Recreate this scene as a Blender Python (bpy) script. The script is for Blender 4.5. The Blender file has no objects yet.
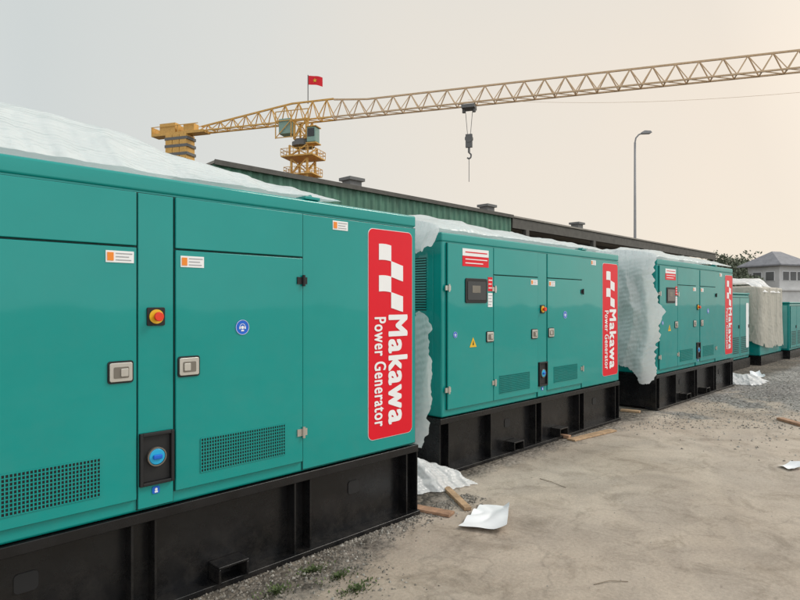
import bpy, math, random
from mathutils import Vector, noise, Matrix
random.seed(7)
C = bpy.data.collections.new('yard'); bpy.context.scene.collection.children.link(C)
A = math.radians(44.3); ca, sa = math.cos(A), math.sin(A)
H = 1.6
def dr(depth, right, z=0):            # camera-frame distances to a place in the yard
    return Vector((depth*ca+right*sa, depth*sa-right*ca, z))
def gp(px, py, z=0):
    d = 600*(H-z)/(py-303); return dr(d, (px-400)/600*d, z)
# ------------------------------------------------------------ materials
def mat(name, col, rough=.5, metal=0, var=.12, scale=4, bump=0, bscale=60, coat=0, spec=.5, var2=0, dust=None):
    m = bpy.data.materials.new(name); m.use_nodes = True
    n = m.node_tree.nodes; l = m.node_tree.links; b = n['Principled BSDF']
    tc = n.new('ShaderNodeTexCoord'); nz = n.new('ShaderNodeTexNoise'); nz.inputs['Scale'].default_value = scale
    nz.inputs['Detail'].default_value = 8; nz.inputs['Roughness'].default_value = .65
    l.new(tc.outputs['Object'], nz.inputs['Vector'])
    r = n.new('ShaderNodeValToRGB'); r.color_ramp.elements[0].position = .3; r.color_ramp.elements[1].position = .7
    r.color_ramp.elements[0].color = [c*(1-var) for c in col]+[1]
    r.color_ramp.elements[1].color = [min(1, c*(1+var)) for c in col]+[1]
    l.new(nz.outputs['Fac'], r.inputs['Fac']); cout = r.outputs['Color']
    if dust:                           # (colour, z where it ends, strength): dirt splashed on the lower part
        dc, zt_, st_ = dust
        sx = n.new('ShaderNodeSeparateXYZ'); l.new(tc.outputs['Object'], sx.inputs[0])
        mr = n.new('ShaderNodeMapRange'); mr.inputs['From Min'].default_value = zt_; mr.inputs['From Max'].default_value = 0
        mr.inputs['To Min'].default_value = .06; mr.inputs['To Max'].default_value = 1; l.new(sx.outputs[2], mr.inputs['Value'])
        dn = n.new('ShaderNodeTexNoise'); dn.inputs['Scale'].default_value = 7; dn.inputs['Detail'].default_value = 10; dn.inputs['Roughness'].default_value = .75; l.new(tc.outputs['Object'], dn.inputs['Vector'])
        d2 = n.new('ShaderNodeMapRange'); d2.inputs['From Min'].default_value = .45; d2.inputs['From Max'].default_value = .75; l.new(dn.outputs['Fac'], d2.inputs['Value'])
        mu = n.new('ShaderNodeMath'); mu.operation = 'MULTIPLY'; l.new(mr.outputs[0], mu.inputs[0]); l.new(d2.outputs[0], mu.inputs[1])
        m3 = n.new('ShaderNodeMath'); m3.operation = 'MULTIPLY'; m3.use_clamp = True; l.new(mu.outputs[0], m3.inputs[0]); m3.inputs[1].default_value = st_
        mx = n.new('ShaderNodeMix'); mx.data_type = 'RGBA'; l.new(m3.outputs[0], mx.inputs[0]); l.new(cout, mx.inputs[6]); mx.inputs[7].default_value = (*dc, 1); cout = mx.outputs[2]
    l.new(cout, b.inputs['Base Color'])
    b.inputs['Roughness'].default_value = rough; b.inputs['Metallic'].default_value = metal
    b.inputs['Coat Weight'].default_value = coat; b.inputs['Coat Roughness'].default_value = .05
    b.inputs['Specular IOR Level'].default_value = spec
    if var2:
        mr = n.new('ShaderNodeMapRange'); mr.inputs['To Min'].default_value = rough-var2; mr.inputs['To Max'].default_value = rough+var2
        l.new(nz.outputs['Fac'], mr.inputs['Value']); l.new(mr.outputs[0], b.inputs['Roughness'])
    if bump:
        n2 = n.new('ShaderNodeTexNoise'); n2.inputs['Scale'].default_value = bscale; n2.inputs['Detail'].default_value = 5 if bscale > 5 else 1.5
        l.new(tc.outputs['Object'], n2.inputs['Vector'])
        bp = n.new('ShaderNodeBump'); bp.inputs['Strength'].default_value = bump; bp.inputs['Distance'].default_value = .02
        l.new(n2.outputs['Fac'], bp.inputs['Height']); l.new(bp.outputs['Normal'], b.inputs['Normal']); l.new(bp.outputs['Normal'], b.inputs['Coat Normal'])
    return m
M = {}
M['teal'] = mat('teal_paint', (.0,.275,.250), .34, var=.05, scale=1.2, coat=.75, spec=.15, var2=.07, bump=.32, bscale=1.6, dust=((.08,.25,.225), 2.3, .20))
M['teal2'] = mat('teal_paint_dusty', (.002,.250,.235), .42, var=.08, scale=2, coat=.45, spec=.15, bump=.2, bscale=1.6, dust=((.13,.25,.225), 2.3, .4))
M['tealend'] = mat('pale_teal_paint', (.12,.42,.40), .5, var=.08)
M['gap'] = mat('rubber_seal', (.002,.045,.040), .7)
M['black'] = mat('black_skid_paint', (.0075,.0075,.0085), .27, var=.4, scale=5, bump=.07, bscale=22, var2=.09, spec=.4, dust=((.12,.105,.09), .42, .30))
M['dark'] = mat('matte_black', (.008,.008,.009), .6)
M['metal'] = mat('brushed_steel', (.62,.60,.55), .32, metal=.85)
M['recess'] = mat('latch_recess', (.22,.20,.17), .4, metal=.6)
M['white'] = mat('white_print', (.85,.85,.85), .5, var=.02)
M['grey'] = mat('grey_print', (.35,.36,.38), .5, var=.03)
M['red'] = mat('red_vinyl', (.72,.006,.020), .36, var=.03, spec=.3)
M['redbtn'] = mat('red_plastic', (.75,.04,.01), .3, var=.05)
M['yellow'] = mat('yellow_print', (.8,.48,.02), .4, var=.05)
M['orange'] = mat('orange_print', (.85,.25,.02), .45, var=.03)
M['blue'] = mat('blue_print', (.005,.12,.60), .4, var=.03)
M['cyan'] = mat('cyan_plastic', (.015,.38,.66), .25, var=.05)
M['glass'] = mat('dark_glass', (.02,.022,.025), .06, var=.1)
M['wood'] = mat('pine_wood', (.44,.29,.17), .75, var=.35, scale=14, bump=.2)
M['wood2'] = mat('brown_wood', (.36,.21,.13), .75, var=.35, scale=14, bump=.2)
M['paper'] = mat('white_paper', (.87,.88,.90), .6, var=.03)
M['stone'] = mat('grey_stone', (.34,.32,.285), .9, var=.5, scale=9)
M['stone2'] = mat('dark_grit', (.19,.17,.145), .9, var=.6, scale=14)
M['wallgreen'] = mat('green_corrugated_sheet', (.06,.17,.115), .55, var=.3, scale=1.3)
M['roofsheet'] = mat('dull_roof_sheet', (.26,.24,.21), .7, var=.2, scale=.6)
M['fascia'] = mat('dark_steel', (.085,.08,.07), .7, var=.3)
M['crane'] = mat('crane_yellow', (.62,.35,.08), .5, var=.2)  # yellow muted to put distance haze into the colour
M['jibp'] = mat('crane_hazy', (.58,.41,.25), .6, var=.15)  # jib paled towards beige, distance haze painted into the colour
M['cabgreen'] = mat('pale_green_panel', (.22,.35,.30), .5)
M['cdark'] = mat('crane_dark', (.13,.13,.13), .6)
M['galv'] = mat('galvanised_pole', (.26,.26,.27), .5, var=.1)
M['hwall'] = mat('pale_render', (.62,.61,.60), .8, var=.1, scale=1)
M['hroof'] = mat('grey_tiles', (.24,.24,.26), .8, var=.2, scale=2)
M['bark'] = mat('bark', (.14,.115,.09), .9)
M['stick'] = mat('dry_twig', (.26,.21,.16), .9)
M['leaf'] = mat('hazy_foliage', (.14,.16,.11), .8, var=.5, scale=.8)
M['weed'] = mat('weed_green', (.07,.10,.03), .8, var=.6, scale=20)
def plastic(name, col, mixf, band, sc, rib=.3, dist=.004, st=.6, rough=.24, stretch=(1,2.4,1.6), clear=.10, fine=.25):
    """thin foam film: faint ribs along one direction, soft creases, light passing through"""
    m = bpy.data.materials.new(name); m.use_nodes = True
    n = m.node_tree.nodes; l = m.node_tree.links; b = n['Principled BSDF']
    def mth(op, a, bb, c=None):
        x = n.new('ShaderNodeMath'); x.operation = op
        for k, v in enumerate((a, bb, c)):
            if v is None: continue
            if isinstance(v, (int, float)): x.inputs[k].default_value = v
            else: l.new(v, x.inputs[k])
        return x.outputs[0]
    tc = n.new('ShaderNodeTexCoord'); dt = n.new('ShaderNodeVectorMath'); dt.operation = 'DOT_PRODUCT'
    mp = n.new('ShaderNodeMapping'); mp.inputs['Scale'].default_value = stretch; l.new(tc.outputs['Object'], mp.inputs['Vector'])
    def nz(s, d=4, dist_=0):
        x = n.new('ShaderNodeTexNoise'); x.inputs['Scale'].default_value = s; x.inputs['Detail'].default_value = d; x.inputs['Distortion'].default_value = dist_; l.new(mp.outputs[0], x.inputs['Vector']); return x.outputs['Fac']
    def ridge(s, d=1, dist_=.8): return mth('SUBTRACT', 1, mth('MULTIPLY', mth('ABSOLUTE', mth('SUBTRACT', nz(s, d, dist_), .5), 0), 5))
    l.new(tc.outputs['Object'], dt.inputs[0]); dt.inputs[1].default_value = band
    big = nz(2.0, 3)
    si = mth('SINE', mth('MULTIPLY', mth('MULTIPLY_ADD', big, .14, dt.outputs['Value']), sc), 0)
    h = mth('MULTIPLY', mth('MULTIPLY', si, rib), nz(3.1, 2))
    h = mth('ADD', h, mth('MULTIPLY', ridge(2.2), 2.2)); h = mth('ADD', h, mth('MULTIPLY', ridge(6), .9)); h = mth('ADD', h, mth('MULTIPLY', ridge(15), fine))
    bp = n.new('ShaderNodeBump'); bp.inputs['Strength'].default_value = st; bp.inputs['Distance'].default_value = dist
    l.new(h, bp.inputs['Height']); l.new(bp.outputs[0], b.inputs['Normal'])
    r = n.new('ShaderNodeValToRGB'); e = r.color_ramp.elements; e[0].position = .35; e[1].position = .65
    e[0].color = [c*.95 for c in col]+[1]; e[1].color = [min(1, c*1.03) for c in col]+[1]
    l.new(big, r.inputs[0]); l.new(r.outputs[0], b.inputs['Base Color']); b.inputs['Roughness'].default_value = rough
    t = n.new('ShaderNodeBsdfTranslucent'); t.inputs['Color'].default_value = (*col, 1); l.new(bp.outputs[0], t.inputs['Normal'])
    mx = n.new('ShaderNodeMixShader'); mx.inputs[0].default_value = mixf
    l.new(b.outputs[0], mx.inputs[1]); l.new(t.outputs[0], mx.inputs[2])
    tr = n.new('ShaderNodeBsdfTransparent'); m2 = n.new('ShaderNodeMixShader'); m2.inputs[0].default_value = clear
    l.new(mx.outputs[0], m2.inputs[1]); l.new(tr.outputs[0], m2.inputs[2])
    l.new(m2.outputs[0], n['Material Output'].inputs['Surface'])
    return m
M['foam'] = plastic('white_foam_sheet', (.97,.98,.99), .32, (.15,1,.9), 140, .7, clear=.16)
M['foamz'] = plastic('white_foam_hanging', (.98,.99,1.0), .40, (.0,.25,1), 95, .9, .006, .7, stretch=(1,2.2,.7), clear=.12)
M['net'] = plastic('beige_cover', (.60,.56,.48), .12, (.3,.3,1), 60, .15, .012, .7, .55, (1.6,1.6,.5), .12)

def ground_mat():
    m = bpy.data.materials.new('yard_ground'); m.use_nodes = True
    n = m.node_tree.nodes; l = m.node_tree.links; b = n['Principled BSDF']
    tc = n.new('ShaderNodeTexCoord'); P = tc.outputs['Object']
    def nz(s, d=8, r=.6, dist=0):
        x = n.new('ShaderNodeTexNoise'); x.inputs['Scale'].default_value = s; x.inputs['Detail'].default_value = d
        x.inputs['Roughness'].default_value = r; x.inputs['Distortion'].default_value = dist; l.new(P, x.inputs['Vector']); return x.outputs['Fac']
    def ramp(f, pts):
        x = n.new('ShaderNodeValToRGB'); e = x.color_ramp.elements
        while len(e) < len(pts): e.new(.5)
        for k, (p, c) in enumerate(pts):
            e[k].position = p; e[k].color = (*c, 1) if len(c) == 3 else c
        l.new(f, x.inputs['Fac']); return x.outputs['Color']
    def mth(op, a, bb, cl=False):
        x = n.new('ShaderNodeMath'); x.operation = op; x.use_clamp = cl
        for k, v in enumerate((a, bb)):
            if isinstance(v, (int, float)): x.inputs[k].default_value = v
            else: l.new(v, x.inputs[k])
        return x.outputs[0]
    def mix(f, a, bb, mode='MIX'):
        x = n.new('ShaderNodeMix'); x.data_type = 'RGBA'; x.blend_type = mode
        if isinstance(f, (int, float)): x.inputs[0].default_value = f
        else: l.new(f, x.inputs[0])
        for k, v in ((6, a), (7, bb)):
            if isinstance(v, tuple): x.inputs[k].default_value = (*v, 1)
            else: l.new(v, x.inputs[k])
        return x.outputs[2]
    g3 = lambda v: (v, v, v)
    conc = ramp(nz(.5, 10, .62, .5), [(.30, (.38,.31,.245)), (.5, (.475,.40,.325)), (.72, (.56,.485,.405))])
    conc = mix(1.0, conc, ramp(nz(45, 6, .7), [(.3, g3(.80)), (.7, g3(1.09))]), 'MULTIPLY')
    conc = mix(1.0, conc, ramp(nz(2.6, 9, .74, .8), [(.34, (.70,.685,.66)), (.50, g3(1.0))]), 'MULTIPLY')
    conc = mix(1.0, conc, ramp(nz(9, 7, .8, .3), [(.30, g3(.68)), (.40, g3(1.0))]), 'MULTIPLY')
    conc = mix(1.0, conc, ramp(nz(1.1, 6, .6, 1.5), [(.40, (.87,.87,.88)), (.60, g3(1.06))]), 'MULTIPLY')
    vo = n.new('ShaderNodeTexVoronoi'); vo.feature = 'DISTANCE_TO_EDGE'; vo.inputs['Scale'].default_value = .22
    wob = n.new('ShaderNodeTexNoise'); wob.inputs['Scale'].default_value = 1.6; wob.inputs['Detail'].default_value = 7; l.new(P, wob.inputs['Vector'])
    va = n.new('ShaderNodeVectorMath'); va.operation = 'ADD'; l.new(P, va.inputs[0]); l.new(wob.outputs['Color'], va.inputs[1]); l.new(va.outputs[0], vo.inputs['Vector'])
    crack = ramp(vo.outputs['Distance'], [(.0, g3(.62)), (.004, g3(1.0))])
    conc = mix(mth('MULTIPLY', nz(.7, 3), .8), conc, crack, 'MULTIPLY')
    grav = ramp(nz(.9, 9, .7, .5), [(.33, (.15,.145,.14)), (.52, (.25,.24,.225)), (.7, (.36,.34,.315))])
    vg = n.new('ShaderNodeTexVoronoi'); vg.inputs['Scale'].default_value = 24; l.new(P, vg.inputs['Vector'])
    grav = mix(.8, grav, ramp(vg.outputs['Color'], [(.15, g3(.45)), (.85, g3(1.6))]), 'MULTIPLY')
    sx = n.new('ShaderNodeSeparateXYZ'); l.new(P, sx.inputs[0]); X, Y = sx.outputs[0], sx.outputs[1]
    big = nz(.8, 8, .65)
    dep = mth('ADD', mth('MULTIPLY', X, ca), mth('MULTIPLY', Y, sa))
    m1 = mth('ADD', mth('SUBTRACT', dep, 9.0), mth('MULTIPLY', mth('SUBTRACT', big, .5), 9))
    m1 = mth('MULTIPLY', m1, 1.3, True)
    m2 = mth('ADD', mth('SUBTRACT', Y, 2.62), mth('MULTIPLY', mth('SUBTRACT', nz(2.0, 9, .75), .5), 1.2))
    m2 = mth('SUBTRACT', m2, mth('MULTIPLY', mth('MAXIMUM', mth('SUBTRACT', X, 2.1), 0), .30))
    m2 = mth('MULTIPLY', m2, 4, True)
    m4 = mth('MULTIPLY', mth('ADD', mth('SUBTRACT', Y, 3.30), mth('MULTIPLY', mth('SUBTRACT', nz(2.4, 9, .75), .5), .8)), 4, True)   # dirt around and between the skids
    m2 = mth('MAXIMUM', m2, m4)
    mk = mth('MAXIMUM', m1, m2)
    grav = mix(m2, grav, mix(1.0, grav, (.52,.46,.39), 'MULTIPLY'))
    col = mix(mk, conc, grav)
    wet = ramp(nz(.42, 7, .6, .8), [(.56, g3(0)), (.64, g3(1))])
    wetm = mth('MULTIPLY', wet, mth('ADD', mk, .10, True))
    col = mix(mth('MULTIPLY', wetm, .65), col, mix(1.0, col, (.5,.5,.52), 'MULTIPLY'))
    l.new(col, b.inputs['Base Color'])
    rr = n.new('ShaderNodeMapRange'); rr.inputs['To Min'].default_value = .85; rr.inputs['To Max'].default_value = .35
    l.new(wetm, rr.inputs['Value']); l.new(rr.outputs[0], b.inputs['Roughness'])
    hh = mth('ADD', mth('MULTIPLY', nz(30, 8, .75), .35), mth('MULTIPLY', mth('MULTIPLY', vg.outputs['Distance'], mk), -1.5))
    hh = mth('ADD', hh, mth('MULTIPLY', nz(2.2, 5, .6), .5))
    bp = n.new('ShaderNodeBump'); bp.inputs['Strength'].default_value = .65; bp.inputs['Distance'].default_value = .03
    l.new(hh, bp.inputs['Height']); l.new(bp.outputs[0], b.inputs['Normal'])
    return m
M['ground'] = ground_mat()
# ------------------------------------------------------------ mesh helpers
class MB:
    def __init__(s): s.v = []; s.f = []
    def box(s, x0, x1, y0, y1, z0, z1):
        b = len(s.v)
        s.v += [(x,y,z) for z in (z0,z1) for y in (y0,y1) for x in (x0,x1)]
        s.f += [tuple(b+i for i in q) for q in ((0,2,3,1),(4,5,7,6),(0,1,5,4),(2,6,7,3),(0,4,6,2),(1,3,7,5))]
        return s
    def bar(s, p, q, r, n=6, r2=None):
        p, q = Vector(p), Vector(q); d = (q-p).normalized()
        u = d.cross(Vector((0,0,1)) if abs(d.z) < .9 else Vector((1,0,0))).normalized(); w = d.cross(u)
        b = len(s.v); r2 = r if r2 is None else r2
        for c, rr in ((p, r), (q, r2)):
            for k in range(n):
                a = 2*math.pi*(k+.5)/n; s.v.append(tuple(c+u*math.cos(a)*rr+w*math.sin(a)*rr))
        for k in range(n): s.f.append((b+k, b+(k+1)%n, b+n+(k+1)%n, b+n+k))
        s.f.append(tuple(b+k for k in range(n))[::-1]); s.f.append(tuple(b+n+k for k in range(n)))
        return s
    def path(s, pts, r, n=6):
        for a, b in zip(pts[:-1], pts[1:]): s.bar(a, b, r, n)
        return s
    def prism_y(s, poly, y0, y1):       # polygon in xz, front at y0
        b = len(s.v); n = len(poly)
        s.v += [(x,y0,z) for x,z in poly]+[(x,y1,z) for x,z in poly]
        s.f.append(tuple(range(b, b+n))); s.f.append(tuple(range(b+2*n-1, b+n-1, -1)))
        for k in range(n): s.f.append((b+(k+1)%n, b+k, b+n+k, b+n+(k+1)%n))
        return s
    def ring_x(s, cx, cz, r0, r1, y0, y1, n=24):
        for k in range(n):
            a, c = 2*math.pi*k/n, 2*math.pi*(k+1)/n
            s.prism_y([(cx+r0*math.cos(a),cz+r0*math.sin(a)),(cx+r1*math.cos(a),cz+r1*math.sin(a)),(cx+r1*math.cos(c),cz+r1*math.sin(c)),(cx+r0*math.cos(c),cz+r0*math.sin(c))], y0, y1)
        return s
    def build(s, name, m, parent=None, bevel=0, smooth=False, loc=None, seg=2, rotz=0):
        me = bpy.data.meshes.new(name); me.from_pydata(s.v, [], s.f); me.materials.append(m)
        me.update()
        if smooth:
            for p in me.polygons: p.use_smooth = True
        o = bpy.data.objects.new(name, me); C.objects.link(o)
        if parent: o.parent = parent
        if loc is not None: o.location = loc
        o.rotation_euler.z = rotz
        if bevel:
            b = o.modifiers.new('bevel', 'BEVEL'); b.width = bevel; b.segments = seg; b.limit_method = 'ANGLE'
            for p in me.polygons: p.use_smooth = True
            w = o.modifiers.new('wn', 'WEIGHTED_NORMAL'); w.keep_sharp = False
        return o
def tag(o, label=None, cat=None, group=None, kind=None):
    if label: o['label'] = label
    if cat: o['category'] = cat
    if group: o['group'] = group
    if kind: o['kind'] = kind
    return o
def empty(name, loc, label, cat, group=None, rotz=0):
    o = bpy.data.objects.new(name, None); C.objects.link(o); o.location = loc; o.rotation_euler.z = rotz
    o.empty_display_size = .2
    return tag(o, label, cat, group)
def rrect(x0, x1, z0, z1, r, n=6):
    pts = []
    for cx, cz, a0 in ((x1-r,z1-r,0),(x0+r,z1-r,90),(x0+r,z0+r,180),(x1-r,z0+r,270)):
        for k in range(n+1):
            a = math.radians(a0+90*k/n); pts.append((cx+r*math.cos(a), cz+r*math.sin(a)))
    return pts[::-1]
def disc(cx, cz, r, n=24): return [(cx+r*math.cos(-2*math.pi*k/n), cz+r*math.sin(-2*math.pi*k/n)) for k in range(n)]
TXT = {}
def text_poly(txt, u0, u1, v0, v1, ypos, name, m, parent, bold=.02):
    """lettering reading downwards from v0 (top) to v1, letter feet at u0, heads at u1; made bold by shifted copies a hair apart"""
    if txt not in TXT:
        cu = bpy.data.curves.new('t', 'FONT'); cu.body = txt; cu.size = 1; cu.resolution_u = 5; cu.space_character = 1.13
        o = bpy.data.objects.new('t', cu); C.objects.link(o)
        dg = bpy.context.evaluated_depsgraph_get(); me = bpy.data.meshes.new_from_object(o.evaluated_get(dg))
        TXT[txt] = ([tuple(v.co[:2]) for v in me.vertices], [tuple(p.vertices) for p in me.polygons])
        C.objects.unlink(o); bpy.data.objects.remove(o)
    vs, fs = TXT[txt]; b = MB()
    xs = [v[0] for v in vs]; ys = [v[1] for v in vs]; x0, x1, y0, y1 = min(xs)-bold, max(xs)+bold, min(ys)-bold, max(ys)+bold
    for k, (dx, dy) in enumerate([(0,0)]+[(bold*(1 if abs(math.cos(a*math.pi/4)) > .1 else 0)*(1 if math.cos(a*math.pi/4) > 0 else -1), bold*.8*math.sin(a*math.pi/4)) for a in range(8)]):
        i = len(b.v)
        for x, y in vs: b.v.append((u0+(y+dy-y0)/(y1-y0)*(u1-u0), ypos-.0002*k, v0+(x+dx-x0)/(x1-x0)*(v1-v0)))
        b.f += [tuple(i+j for j in f) for f in fs]
    return b.build(name, m, parent)
# ------------------------------------------------------------ ground
g = MB(); g.v = [(-300,-300,0),(600,-300,0),(600,600,0),(-300,600,0)]; g.f = [(0,1,2,3)]
tag(g.build('ground', M['ground']), kind='structure')
# ------------------------------------------------------------ large generator
def latch(x, z, door, flip=1, y=-.022):
    MB().prism_y(rrect(x-.062, x+.062, z-.055, z+.055, .014), y-.006, y+.004).build('latch', M['dark'], door)
    MB().prism_y(rrect(x-.055, x+.055, z-.047, z+.047, .010), y-.014, y-.004).build('latch_plate', M['metal'], door, bevel=.003)
    MB().prism_y(rrect(x-.036, x+.036, z-.030, z+.026, .006), y-.0165, y-.012).build('latch_recess', M['recess'], door)
    MB().prism_y(rrect(x-.014*flip-.018, x-.014*flip+.018, z-.022, z+.018, .005), y-.022, y-.014).build('latch_handle', M['metal'], door, bevel=.002)
def grille(x0, x1, z0, z1, door, y=-.022):
    MB().box(x0, x1, y-.001, y+.004, z0, z1).build('vent_backing', M['dark'], door)
    b = MB(); n = max(6, int((x1-x0)/.0155)); k2 = max(4, int((z1-z0)/.0175))
    for k in range(n+1):
        x = x0+(x1-x0)*k/n; b.box(x-.0026, x+.0026, y-.005, y-.001, z0, z1)
    for k in range(k2+1):
        z = z0+(z1-z0)*k/k2; b.box(x0, x1, y-.0040, y-.0015, z-.0026, z+.0026)
    b.build('vent_grille', M['teal'], door)
def hinge(x, z, door, m, y=-.022):
    b = MB(); b.bar((x, y-.012, z-.035), (x, y-.012, z+.035), .010, 8); b.box(x-.045, x+.03, y-.007, y+.003, z-.022, z+.022)
    b.build('hinge', m, door)
def sticker(x0, x1, z0, z1, parent, icon=None, lines=3, y=-.022, m=None, ink=None):
    s = MB().box(x0, x1, y-.003, y, z0, z1).build('sticker', m or M['white'], parent)
    b = MB(); xs = x0+(.35 if icon else .10)*(x1-x0)
    hz = (z1-z0)/(lines+.6)
    for k in range(lines):
        z = z1-(k+.8)*hz; w = (x1-.06*(x1-x0)-xs)*(1, .8, .93, .7)[k % 4]
        b.box(xs, xs+w, y-.005, y-.003, z-.10*hz, z+.14*hz)
    b.build('small_print', ink or (M['grey'] if m is None else M['white']), parent)
    if icon: MB().box(x0+.05*(x1-x0), x0+.27*(x1-x0), y-.0055, y-.003, z0+.15*(z1-z0), z1-.15*(z1-z0)).build('hazard_mark', icon, parent)
def sign_red(g, y):
    s = MB().prism_y(rrect(-.490, -.042, .635, 2.125, .045), y-.003, y+.004).build('logo_sign', M['white'], g)
    MB().prism_y(rrect(-.486, -.046, .639, 2.121, .042), y-.006, y-.0035).build('sign_face', M['red'], s)
    e = MB(); cw = .122; ch = .112; N = 6
    wave = lambda t: .012*math.sin(t*math.pi*1.2+.4)-.02*t
    for (cx, r_) in ((0,0),(1,1),(0,2),(1,3)):
        u0 = -.390+cx*cw; v0 = 2.015-r_*ch
        top = [(u0+cw*k/N, v0+wave((cx+k/N)/2)) for k in range(N+1)]
        bot = [(u0+cw*k/N, v0-ch-.002+wave((cx+k/N)/2)) for k in range(N, -1, -1)]
        e.prism_y(top+bot, y-.009, y-.0065)
    e.build('emblem', M['white'], s)
    text_poly('Makawa', -.300, -.095, 1.515, .725, y-.0070, 'lettering', M['white'], s, .036)
    text_poly('Power Generator', -.435, -.318, 1.50, .725, y-.0070, 'lettering', M['white'], s, .024)
def big_gen(R, Y, label, teal, Lg=3.72, W=1.5):
    T = M[teal]
    g = empty('generator', (R, Y, 0), label, 'generator', 'teal generators standing in a row')
    MB().box(-Lg, 0, 0, W, .532, 2.19).build('canopy', T, g, bevel=.02)
    rb = MB(); a, b_ = -.008, W+.008
    rb.v = [(-Lg-.008,a,2.172),(.008,a,2.172),(.008,b_,2.172),(-Lg-.008,b_,2.172),(-Lg-.008,a,2.255),(.008,a,2.255),(.008,b_,2.255),(-Lg-.008,b_,2.255),
            (-Lg+.12,.14,2.285),(-.12,.14,2.285),(-.12,W-.14,2.285),(-Lg+.12,W-.14,2.285)]
    rb.f = [(0,3,2,1),(0,1,5,4),(1,2,6,5),(2,3,7,6),(3,0,4,7),(4,5,9,8),(5,6,10,9),(6,7,11,10),(7,4,8,11),(8,9,10,11)]
    rb.build('roof', T, g, bevel=.014)
    def panel(name, x0, x1, z0, z1, yy=-.022):
        MB().box(x0+.001, x1-.001, -.006, .004, z0+.001, z1-.001).build('door_seal', M['gap'], g)
        return MB().box(x0+.005, x1-.005, yy, -.004, z0+.005, z1-.005).build(name, T, g, bevel=.004)
    pl = panel('end_panel', -1.05, -.0, .545, 2.165, -.010)
    dC = panel('door', -1.885, -1.05, .60, 1.885); uC = panel('upper_panel', -1.885, -1.05, 1.885, 2.165)
    pi = panel('pillar_panel', -2.08, -1.885, .545, 2.165, -.014)
    dB = panel('door', -2.93, -2.08, .60, 1.885); uB = panel('upper_panel', -2.93, -2.08, 1.885, 2.165)
    dA = panel('door', -3.66, -2.93, .60, 2.165)
    latch(-1.81, 1.26, dC, 1); latch(-2.165, 1.258, dB, -1); latch(-3.00, 1.26, dA, -1)
    grille(-1.74, -1.19, .675, .86, dC); grille(-2.83, -2.26, .665, .85, dB)
    for z in (1.74, .79): hinge(-1.055, z, dC, M['dark'] if z > 1 else M['metal'])
    for z in (1.74, .79): hinge(-2.915, z, dB, M['metal']); hinge(-3.65, z, dA, M['metal'])
    def blue(x, z, r, par, y=-.022):
        s = MB().prism_y(disc(x, z, r), y-.003, y).build('round_sign', M['blue'], par)
        hd = MB().ring_x(x, z, r*.93, r*.97, y-.0045, y-.003)
        hd.prism_y(disc(x, z-r*.02, r*.22, 14), y-.0045, y-.003)
        for k in range(10):            # headband arc
            a, c = math.pi*k/10, math.pi*(k+1)/10
            hd.prism_y([(x+r*.36*math.cos(c),z+r*.05+r*.38*math.sin(c)),(x+r*.42*math.cos(c),z+r*.05+r*.44*math.sin(c)),(x+r*.42*math.cos(a),z+r*.05+r*.44*math.sin(a)),(x+r*.36*math.cos(a),z+r*.05+r*.38*math.sin(a))], y-.0045, y-.003)
        for q in (-1, 1): hd.box(x+q*r*.38-r*.09, x+q*r*.38+r*.09, y-.0048, y-.003, z-.22*r, z+.10*r)
        hd.box(x-r*.2, x+r*.2, y-.0047, y-.003, z-.52*r, z-.32*r)
        hd.build('sign_symbol', M['white'], par)
    blue(-1.484, 1.46, .044, dC)
    sticker(-1.855, -1.722, 1.792, 1.852, dC, M['orange'], 3)
    sticker(-2.235, -2.10, 1.80, 1.858, dB, M['orange'], 3)
    sticker(-.805, -.675, 2.085, 2.145, pl, M['orange'], 3, y=-.010)
    es = MB().prism_y(rrect(-2.032, -1.938, 1.483, 1.577, .008), -.022, -.012).build('emergency_stop', M['dark'], g, bevel=.002)
    MB().prism_y(disc(-1.985, 1.53, .037), -.028, -.022).build('collar', M['yellow'], es)
    MB().prism_y(disc(-1.985, 1.53, .015), -.05, -.028).prism_y(disc(-1.985, 1.53, .024), -.062, -.046).build('button', M['redbtn'], es, bevel=.003)
    rc = MB().box(-2.072,-2.056,-.036,-.012,.665,.935).box(-1.91,-1.894,-.036,-.012,.665,.935).box(-2.056,-1.91,-.036,-.012,.918,.935).box(-2.056,-1.91,-.036,-.012,.665,.682).box(-2.056,-1.91,-.0175,-.012,.682,.918).build('socket_box', M['dark'], g, bevel=.003)
    MB().ring_x(-1.985, .808, .043, .049, -.036, -.018, 20).build('socket_ring', M['recess'], rc)
    MB().prism_y(disc(-1.985, .808, .042), -.036, -.018).build('socket', M['cyan'], rc, bevel=.006)
    MB().box(-2.008,-1.962,-.048,-.036,.797,.819).build('socket_tab', M['blue'], rc, bevel=.004)
    ss = MB().prism_y(rrect(-2.004, -1.965, .615, .652, .008), -.018, -.014).build('small_sign', M['blue'], g)
    MB().prism_y(disc(-1.984, .637, .007, 10), -.020, -.018).box(-1.992,-1.976,-.020,-.018,.620,.629).build('sign_symbol', M['white'], ss)
    sign_red(g, -.010)
    MB().prism_y(rrect(-3.40,-3.05,1.60,1.84,.02), -.032, -.018).build('control_window', M['dark'], dA, bevel=.004)
    MB().prism_y(rrect(-3.37,-3.08,1.63,1.81,.01), -.035, -.032).build('window_glass', M['glass'], dA)
    MB().box(-3.30,-3.17,-.0365,-.035,1.70,1.77).build('control_screen', M['recess'], dA)
    sticker(-3.44, -3.02, 2.055, 2.125, dA, None, 1, ink=M['red'])
    sticker(-3.44, -3.02, 1.955, 2.053, dA, None, 2, m=M['red'])
    sticker(-3.03, -2.955, 1.72, 1.86, dA, None, 3, m=M['red']); sticker(-3.03, -2.955, 1.56, 1.70, dA, None, 4)
    MB().prism_y([(-3.33,1.17),(-3.275,1.265),(-3.22,1.17)], -.0255, -.022).build('warning_triangle', M['yellow'], dA)
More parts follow.
